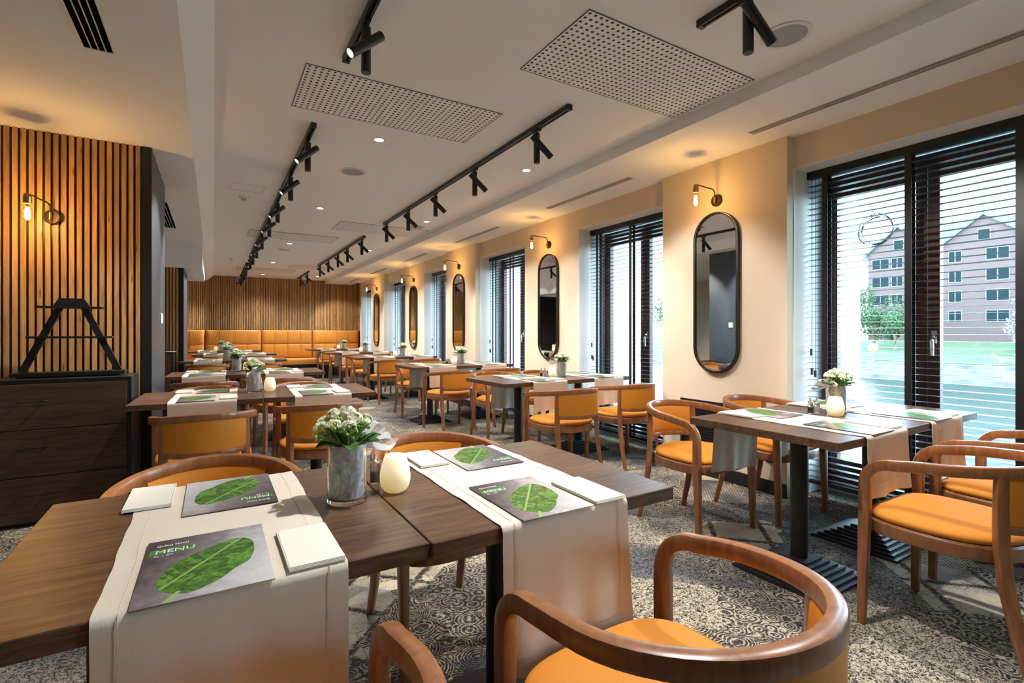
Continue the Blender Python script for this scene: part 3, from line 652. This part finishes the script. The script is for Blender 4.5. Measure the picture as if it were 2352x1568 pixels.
# menu
def text_mesh(s,size,loc,mat,name,parent,bold=0.0,sx=1.0):
    cu=bpy.data.curves.new('t','FONT'); cu.body=s; cu.size=size; cu.extrude=.00012; cu.offset=bold; cu.resolution_u=2
    o=bpy.data.objects.new('t',cu); COL.objects.link(o); bpy.context.view_layer.update()
    dg=bpy.context.evaluated_depsgraph_get(); me=bpy.data.meshes.new_from_object(o.evaluated_get(dg)); me.name=name
    for v_ in me.vertices: v_.co.x*=sx
    bpy.data.objects.remove(o); me.materials.clear(); me.materials.append(M[mat])
    r=bpy.data.objects.new(name,me); COL.objects.link(r); r.parent=parent; r.location=loc; return r
t=thing('menu_booklet','x','menu')
cv=MB().box(-.1035,.1035,-.146,.146,0,.0024).build('cover','menu',t,0)
leaf=[(-.073,-.069),(-.070,-.037),(-.058,0),(-.031,.034),(.003,.061),(.035,.080),(.055,.083),(.070,.074),(.080,.050),(.081,.020),(.079,-.003),(.068,-.042),(.044,-.066),(.024,-.094),(.004,-.111),(-.020,-.125),(-.045,-.119),(-.065,-.097)]
def smooth_poly(P_,n=4):
    out=[]; k=len(P_)
    for i in range(k):
        p0,p1,p2,p3=[Vector(P_[(i+j-1)%k]) for j in range(4)]
        for s in range(n):
            u=s/n; out.append(tuple(.5*((2*p1)+(-p0+p2)*u+(2*p0-5*p1+4*p2-p3)*u*u+(-p0+3*p1-3*p2+p3)*u**3)))
    return out
MB().prism(smooth_poly(leaf),.0024,.00262).build('leaf_print','leafprint',t,0)
MB().prism([(-.062,-.1455),(-.052,-.1455),(-.036,-.112),(-.043,-.110)],.0024,.0027).build('stem_print','stemprint',t,0)
MB().box(-.097,-.018,.070,.097,.0024,.00262).build('title_band','band',t,0)
text_mesh('MENU',.0245,(-.0885,.0745,.0028),'white','title_lettering',t,0,1.0)
text_mesh('Qubus Hotel',.0155,(-.0875,.1105,.0026),'white','heading_lettering',t,0,.66)
text_mesh('PL  |  EN',.0085,(-.0885,.0605,.0026),'white','language_lettering',t,0,1.0)
menu=Maker(t)
# napkin
t=thing('folded_napkin','x','napkin')
m=MB()
for k in range(4):
    o_=.0012*k; m.box(-.05+o_*.6,.05-o_*.2,-.10+o_,.10-o_*.4,.0018*k,.0018*(k+1)-.0002)
m.build('layers','napkin',t,0); MB().box(-.0505,-.049,-.0998,.0996,0,.0070).build('fold_edge','napkin',t,0)
napkin=Maker(t)
# candle
t=thing('candle_light','x','candle light')
pr=[(.001,0),(.022,.0005),(.031,.006),(.038,.018),(.0415,.034),(.0415,.048),(.038,.070),(.032,.090),(.0285,.100)]
MB().lathe(pr,n=32,cap=False).build('glass_shade','candle',t); 
MB().lathe([(.0285,.1000),(.027,.1012),(.0255,.1000)],n=32,cap=False).build('rim','candle',t)
MB().lathe([(.0255,.0985),(.001,.0965)],n=24,cap=False).build('inner_glow','candle',t)
candle=Maker(t)
# salt and pepper
def shaker(fill):
    t=thing('pepper_mill' if fill=='pepper' else 'salt_shaker','x','pepper shaker' if fill=='pepper' else 'salt shaker')
    MB().lathe([(.0135,0),(.0145,.002),(.0145,.046),(.0125,.052),(.0125,.060)],n=14).build('glass_body','glass',t,20)
    MB().lathe([(.0105,.004),(.0105,.034)],n=14).build('contents',fill,t); 
    MB().lathe([(.013,.060),(.013,.064),(.008,.067),(.0055,.069),(.0055,.080),(.006,.084),(.003,.086)],n=16).build('cap','steel',t)
    return Maker(t)
pep=shaker('pepper'); salt=shaker('salt')
# flower vase
t=thing('flower_vase','x','flower vase')
MB().ring([[(r*math.cos(2*PI*k/36),r*math.sin(2*PI*k/36),z) for k in range(36)] for r,z in ((.001,0),(.047,0),(.0495,.002),(.0495,.150),(.048,.1515),(.0465,.150),(.0465,.012),(.001,.010))],False).build('glass_cylinder','glass',t)
m=MB(); rs=[]
for j in range(15):
    z=.0125+.135*j/14; rs.append([Vector((r*math.cos(2*PI*k/30),r*math.sin(2*PI*k/30),z)) for k in range(30) for r in [(.0425+.0022*noise.noise(Vector((k*.6,j*.5,1.3))))*(.90 if j in (0,14) else 1)]])
m.ring(rs); m.build('grey_filling','fibre',t)
def leafshape(m,base,d,L,Wd,curl=.3,up=.5):
    d=Vector(d).normalized(); s_=d.cross(Vector((0,0,1))).normalized()
    def fn(u,v):
        q=u; wv=Wd*max(0,math.sin(PI*min(1,(q*.92+.06))))**.7*(1+.06*math.sin(q*40)); x=(v-.5)*2
        return Vector(base)+d*(L*q)+Vector((0,0,1))*(up*L*q-curl*L*q*q)+s_*(x*wv)+Vector((0,0,1))*(abs(x)**2*wv*.35)
    m.sheet(fn,12,6)
m=MB(); rnd=random.Random(3)
for k in range(9):
    a_=k*2*PI/9+rnd.uniform(-.2,.2); L_=rnd.uniform(.055,.078); leafshape(m,(.022*math.cos(a_),.022*math.sin(a_),.138),(math.cos(a_),math.sin(a_),0),L_,rnd.uniform(.020,.027),rnd.uniform(.25,.7),rnd.uniform(.5,1.1))
for k in range(7):
    a_=k*2*PI/7+.3; leafshape(m,(.01*math.cos(a_),.01*math.sin(a_),.145),(math.cos(a_),math.sin(a_),0),.05,.02,.2,1.3)
m.build('leaves','leaf',t,60)
mp_,mb_,ms_=MB(),MB(),MB()
def flower(m,c,r,nrm,rr):
    nrm=nrm.normalized(); u=nrm.cross(Vector((.3,.1,1))).normalized(); v=nrm.cross(u)
    for lay,(k,sc_,lift) in enumerate(((6,1,.15),(5,.68,.45),(4,.38,.7))):
        for i in range(k):
            a_=2*PI*i/k+lay*.5+rr.uniform(-.15,.15); dd=u*math.cos(a_)+v*math.sin(a_); pp=-u*math.sin(a_)+v*math.cos(a_)
            b0=c+nrm*(r*.1*lay); tip=c+dd*r*sc_+nrm*r*lift
            m.quad(b0+pp*r*.12*sc_,b0+(tip-b0)*.6+pp*r*.42*sc_+nrm*r*.05,tip,b0+(tip-b0)*.6-pp*r*.42*sc_+nrm*r*.05)
clusters=[(0,0,.228),(-.028,.014,.222),(.022,.020,.220),(.004,-.030,.214),(-.050,-.016,.202),(.046,-.012,.202),(-.040,.040,.200),(.014,.052,.200),(.060,.026,.196),(-.064,.018,.192),(-.024,-.046,.196)]
for (x,y,z) in clusters:
    base=Vector((x,y,z)); ms_.tube([(x*.25,y*.25,.14),(x*.7,y*.7,.17),(x,y,z-.012)],.0018,5)
    for k in range(13):
        dv=Vector((rnd.gauss(0,1),rnd.gauss(0,1),abs(rnd.gauss(0,.9))+.15)).normalized(); c=base+dv*.0165; 
        if k<10: flower(mp_,c,rnd.uniform(.0085,.0115),dv+Vector((x,y,.02))*6,rnd)
        else: mb_.ico(c,rnd.uniform(.003,.0048),1,(1,1,1.3))
    for k in range(8):
        dv=Vector((rnd.gauss(0,1),rnd.gauss(0,1),rnd.gauss(0,.5)-.1)).normalized(); mb_.ico(base+dv*.019-Vector((0,0,.006)),rnd.uniform(.003,.0045),1,(1,1,1.3))
        ms_.tube([base-Vector((0,0,.014)),base+dv*.017-Vector((0,0,.005))],.0011,4)
mp_.build('blossoms','petal',t,0); mb_.build('buds','bud',t,60); ms_.build('stems','bud',t)
def ribbon(m,pts,w_,updir):
    pts=[Vector(p) for p in pts]; n=len(pts); dense=[]
    for i in range(n-1):
        p0,p1,p2,p3=pts[max(i-1,0)],pts[i],pts[i+1],pts[min(i+2,n-1)]
        for s in range(6):
            u=s/6; dense.append(.5*((2*p1)+(-p0+p2)*u+(2*p0-5*p1+4*p2-p3)*u*u+(-p0+3*p1-3*p2+p3)*u**3))
    dense.append(pts[-1]); k=len(dense)
    def fn(u,v):
        i=min(int(u*(k-1)+.5),k-1); t_=(dense[min(i+1,k-1)]-dense[max(i-1,0)]).normalized(); s_=(Vector(updir)-Vector(updir).dot(t_)*t_).normalized()
        return dense[i]+s_*(v-.5)*w_
    m.sheet(fn,k-1,2)
m=MB()
ribbon(m,[(.048,0,.150),(.075,.012,.175),(.098,.016,.190),(.112,.006,.178),(.095,-.006,.160),(.050,0,.149)],.022,(0,1,.3))
ribbon(m,[(.048,0,.150),(.065,-.022,.138),(.098,-.034,.128),(.120,-.030,.142),(.105,-.020,.158),(.050,0,.151)],.024,(0,.7,.6))
ribbon(m,[(.048,0,.150),(.058,.026,.165),(.066,.050,.180),(.060,.058,.160),(.050,.004,.150)],.020,(.8,0,.5))
ribbon(m,[(.050,0,.150),(.064,.006,.128),(.058,.012,.095),(.066,.010,.070)],.014,(0,1,0))
bmesh.ops.solidify(m.bm,geom=list(m.bm.faces),thickness=.0006)
m.build('ribbon_bow','ribbon',t,60)
vase=Maker(t)
# ------------------------------------------------------------------ table sets
rj=random.Random(11)
ROWS=[ # side, name, x of left edge, y of near edge, angle deg, runner centres, near chairs, far chairs, vase, candle, shakers
 ('L','foremost table pair',-.350,.978,.5,(.03,.748),((.015,.925,-2),(.765,.905,3)),((-.010,1.640,180),(.800,1.650,182)),(.300,1.338,20),(.432,1.350),((.405,1.455),(.455,1.475))),
 ('L','second table pair left of the aisle',-.455,3.745,-2.2,(-.055,.672),((-.05,3.74,2),(.635,3.80,-3)),((-.05,4.43,180),(.70,4.44,184)),(.255,4.13,-95),(.362,4.12),((.31,4.22),(.35,4.24))),
 ('L','third table pair left of the aisle',-.415,5.93,-2,(-.08,.665),((-.07,5.88,0),(.62,5.90,3)),((-.05,6.60,181),(.66,6.62,178)),(.222,6.37,-60),(.33,6.40),((.25,6.47),(.30,6.48))),
 ('L','fourth table pair left of the aisle',-.45,8.95,-1,(-.07,.67),((-.07,8.78,0),(.66,8.82,-2)),((-.05,9.62,180),(.70,9.62,180)),(.19,9.42,30),(.36,9.45),((.27,9.5),(.31,9.52))),
 ('L','fifth table pair left of the aisle',-.36,11.42,0,(.02,.75),((.0,11.36,0),(.74,11.36,0)),((.0,12.12,180),(.74,12.12,180)),(.26,11.80,10),(.40,11.80),((.32,11.9),(.36,11.92))),
 ('L','left table pair by the banquette',-.50,13.52,0,(-.12,.62),((-.10,13.46,0),(.60,13.46,0)),(),(.16,13.88,10),(.05,13.88),((.20,14.0),(.24,14.0))),
 ('R','window table pair at the nearest window',2.128,1.030,0,(2.53,3.185),((2.530,1.005,0),(3.235,1.00,-3)),((2.575,1.865,180),(3.225,1.785,178)),(2.905,1.418,160),(2.800,1.372),((2.775,1.485),(2.825,1.478))),
 ('R','window table pair at the second window',2.12,3.66,1,(2.60,3.31),((2.55,3.62,0),(3.275,3.66,-2)),((2.74,4.66,180),(3.31,4.55,183)),(2.965,3.99,150),(2.850,3.985),((2.79,4.09),(2.84,4.10))),
 ('R','window table pair at the third window',2.13,5.95,0,(2.53,3.29),((2.50,5.90,3),(3.24,5.96,0)),((2.51,6.76,178),(3.20,6.77,180)),(2.97,6.33,150),(2.85,6.31),((2.78,6.40),(2.82,6.42))),
 ('R','window table pair at the fourth window',2.10,8.66,0,(2.58,3.30),((2.53,8.62,2),(3.25,8.64,0)),((2.50,9.46,180),(3.18,9.46,180)),(3.03,9.02,170),(2.87,8.98),((2.80,9.10),(2.84,9.12))),
 ('R','window table pair at the fifth window',2.08,11.10,0,(2.56,3.24),((2.58,11.05,0),(3.25,11.05,0)),((2.56,11.89,180),(3.14,11.89,180)),(2.985,11.50,150),(2.87,11.45),((2.81,11.56),(2.85,11.58))),
 ('R','window table pair by the banquette',2.10,13.53,0,(2.56,3.24),((2.54,13.48,0),(3.22,13.48,0)),(),(3.02,13.88,200),(2.88,13.87),((2.80,13.95),(2.84,13.97)))]
for ri,(sd2,nm_,x0,y0,ang,rc,near,far,vs,cd,sh) in enumerate(ROWS):
    A_=math.radians(ang); ca,sa=math.cos(A_),math.sin(A_)
    def tp(x,y): return (x0+(x-x0)*ca-(y-y0)*sa, y0+(x-x0)*sa+(y-y0)*ca)
    wt=.735 if (ri==0 or sd2=='R') else .7455
    for k in range(2):
        xc=x0+wt/2+k*(wt+.003); dy=-.008*k if ri==0 else (.006*k); 
        sx=wt/.71
        if ri==0: xc=x0+.004+wt/2 if k==0 else x0+.004+wt+.003+wt/2
        x_,y_=tp(xc,y0+.36+dy); table((x_,y_,0),A_,'dark wood pedestal table, %s half of the %s'%(('left','right')[k],nm_),'dark pedestal restaurant tables',(sx,1,1))
        x_,y_=tp(rc[k],y0+.36+dy); (runner_short if (sd2=='L' and ri) or ri==11 else runner)((x_,y_,.0002),A_+(PI if ri==0 else 0),'cream linen runner across the %s half of the %s'%(('left','right')[k],nm_),'cream table runners')
        c=rc[k]; zt=.7535
        j=lambda s:rj.uniform(-s,s)
        if ri==0: mp2=[((-.010,1.113,0),(.040,1.553,PI)),((.716,1.112,0),(.790,1.560,PI))][k]; np2=[((.167,1.082,.01),(-.140,1.608,PI)),((.882,1.070,0),(.620,1.618,PI))][k]
        else: mp2=((c-.04+j(.006),y0+.142,j(.03)),(c+.03+j(.006),y0+.575,PI+j(.03))); np2=((c+.138+j(.004),y0+.112,j(.03)),(c-.145+j(.004),y0+.61,PI+j(.03)))
        for q,(mx_,my_,mr) in enumerate(mp2):
            x_,y_=tp(mx_,my_) if ri else (mx_,my_); menu((x_,y_,zt+.0016),mr+A_*(ri>0),'leaf cover menu, %s side, %s, %s runner'%(('near','far')[q],nm_,('left','right')[k]),'leaf cover menus')
        for q,(mx_,my_,mr) in enumerate(np2):
            x_,y_=tp(mx_,my_) if ri else (mx_,my_); napkin((x_,y_,zt+.0016),mr+A_*(ri>0),'folded cream napkin, %s side, %s, %s runner'%(('near','far')[q],nm_,('left','right')[k]),'folded cream napkins')
    for grp,fc,wd in ((near,0,'backing onto the camera'),(far,PI,'facing the camera')):
        for k,(cx_,cy_,cr_) in enumerate(grp):
            chair((cx_,cy_,0),math.radians(cr_),'amber armchair %s, %s, %s seat'%(wd,nm_,('left','right')[k]),'amber bentwood armchairs')
    vase((vs[0],vs[1],.7503),math.radians(vs[2]),'vase of white blossoms on the '+nm_,'ribboned flower vases')
    candle((cd[0],cd[1],.7503),0,'glowing cream candle lamp on the '+nm_,'cream candle lamps')
    pep((sh[0][0],sh[0][1],.7503),0,'glass pepper mill on the '+nm_,'pepper mills'); salt((sh[1][0],sh[1][1],.7503),0,'glass salt shaker on the '+nm_,'salt shakers')
    L=bpy.data.lights.new('candle_glow','POINT'); L.energy=.06; L.color=(1,.72,.36); L.shadow_soft_size=.04
    o=bpy.data.objects.new('candle_glow',L); COL.objects.link(o); o.location=(cd[0],cd[1],.872)
# ------------------------------------------------------------------ outside
o=struct('river',MB().box(4.7,66,-60,160,-4.1,-4.0),'water'); o['kind']='stuff'; tag(o,'green river outside the windows','river'); 
m=MB()
for k,(x0_,x1_,z) in enumerate([(64,65.5,-3.5),(65.5,67,-3.1),(67,68.5,-2.7),(68.5,70,-2.3)]): m.box(x0_,x1_,-60,160,-4.2,z)
tag(m.build('embankment_steps','bank',None,0),'pale stone steps along the far river bank','embankment')
tag(MB().ring([[(70,y,-4.2),(70,y,-2.2),(78,y,-1.4),(90,y,-.2),(120,y,-.1),(120,y,-4.2)] for y in (-60,160)]).build('lawn','lawn',None,0),'green lawn sloping up behind the far bank','lawn')
m=MB().box(4.56,4.64,-60,160,-4.2,-.6); 
struct('trim_4',m,'extwall',0)
t=thing('brick_apartment_building','red brick apartment building with zinc gables across the river','building',(93,26,-.2))
MB().box(0,14,-30,14.5,0,14).build('facade','brick',t,0)
for gy in (-24,-12,0,10.2):
    w_=4.6 if gy==10.2 else 5.2
    MB().ring([[(x,gy-w_,14),(x,gy+w_,14),(x,gy,18.2)] for x in (-.02,9)]).build('gable','brick',t,0)
    MB().ring([[(x,gy-w_-.5,13.9),(x,gy,18.35),(x,gy+w_+.5,13.9),(x,gy+w_+.3,13.6),(x,gy,17.95),(x,gy-w_-.3,13.6)] for x in (-.5,9.2)],True).build('gable_roof','zinc',t,0)
MB().ring([[(x,y,z) for x,z in ((1.2,14),(13,14),(7,18.6))] for y in (-30,14.5)]).build('roof','zinc',t,0)
m=None
ys_=[-28,-23.2,-18.4,-13.6,-8.8,-4.6,-1.4,3.2,7.4,10.4,12.7]
for fz in (3.7,6.6,9.5,12.4):
    for i,y in enumerate(ys_):
        ww=1.25 if i%2==0 else .8
        f=MB().box(-.06,.05,y-ww,y+ww,fz-.85,fz+.85).build('window','farframe',t,0)
        MB().box(-.09,-.06,y-ww+.1,y-.06,fz-.75,fz+.75).box(-.09,-.06,y+.06,y+ww-.1,fz-.75,fz+.75).build('pane','farglass',f,0)
for gy in (-24,-12,0,10.2):
    f=MB().box(-.1,.0,gy-.7,gy+.7,14.4,16).build('window','farframe',t,0); MB().box(-.13,-.1,gy-.6,gy+.6,14.5,15.9).build('pane','farglass',f,0)
for i in range(5): MB().box(-.08,.0,6.2+i*.45,6.35+i*.45,.3,2.3).build('vent_slit','farframe',t,0)
# pitched attic lights
for y in (-10.6,-9.0,-7.4): MB().box(2.0,2.1,y-.5,y+.5,14.8,16.0,).build('rooflight','farglass',t,0)
def tree(x,y,z,h,r,name,mat,label,seed,nb=9):
    t=thing(name,label,'tree',(x,y,z)); rr=random.Random(seed)
    MB().tube([(0,0,-.2),(.1,.1,h*.35),(0,.2,h*.7)],[.28,.2,.08],8).build('trunk','bark',t)
    m=MB()
    for k in range(nb):
        c=Vector((rr.uniform(-.6,.6)*r,rr.uniform(-.6,.6)*r,h*.35+rr.random()*h*.6))
        R_=r*rr.uniform(.35,.6)
        for q in range(480):
            dv=Vector((rr.gauss(0,1),rr.gauss(0,1),rr.gauss(0,1))).normalized(); p=c+dv*R_*rr.uniform(.7,1.15); s_=.12*rr.uniform(.6,1.3)
            a_=Vector((rr.gauss(0,1),rr.gauss(0,1),rr.gauss(0,1))).normalized(); b_=a_.cross(dv).normalized()
            m.quad(p-a_*s_,p-b_*s_,p+a_*s_,p+b_*s_)
    m.build('foliage',mat,t,0)
tree(82,35.0,-1.0,8.5,3.4,'leafy_tree','tree','light green tree on the far bank left of the brick building',1,12)
tree(80,31.5,-1.0,4.5,2.0,'leafy_tree','tree','small green tree on the far bank beside the taller one',5,8)
tree(79,16.5,-1.2,6.2,4.0,'blossom_tree','blossomtree','white blossoming tree on the lawn in front of the brick building',2,14)
tree(79,70,-1.0,9,4.5,'leafy_tree','tree','green tree on the far bank seen through the second window',3,12)
tree(82,90,-1.0,10,5,'leafy_tree','tree','green tree on the far bank seen far off through the windows',4,12)
t=thing('lifebuoy_stand','red lifebuoy on a post at the river edge','lifebuoy',(69,29.5,-2.3))
MB().cyl((0,0,0),(0,0,1.3),.06,8).build('post','red',t); MB().lathe([(.5,-.1),(.55,0),(.5,.1)],(0,0,1.6),20,True,(1,.3,0)).build('ring_case','red',t)
t=thing('sun_lounger','wooden lounger on the lawn by the river, left of two','lounger',(70.8,18.2,-2.0))
MB().box(-.3,.3,-.9,.4,.28,.34).build('seat','lounger',t,0); MB().ring([[(x,.4,.3),(x,.36,.38),(x,1.0,.95),(x,1.04,.88)] for x in (-.3,.3)]).build('backrest','lounger',t,0)
for x,y in ((-.25,-.8),(.25,-.8),(-.25,.3),(.25,.3)): MB().box(x-.03,x+.03,y-.03,y+.03,-.1,.28).build('leg','lounger',t,0)
treeof(t); t['group']='loungers on the river lawn'
dup(t,(70.8,16.4,-2.0),0,'wooden lounger on the lawn by the river, right of two','loungers on the river lawn')
# coiled cable hanging outside the nearest window
m=MB(); 
for k in range(4):
    r=.10+.008*k; m.tube([(r*.25*math.sin(a_*.5+k),r*math.cos(a_),r*math.sin(a_)) for a_ in [2*PI*i/40 for i in range(41)]],.0035,6)
t=thing('coiled_cable','coil of cable hanging from the lintel outside the nearest window','cable',(4.4,1.86,1.98))
m.build('coil','black',t); MB().tube([(0,0,.10),(.02,.05,.2),(.0,.02,.30),(0,.0,.39)],.0035,6).build('lead','black',t)
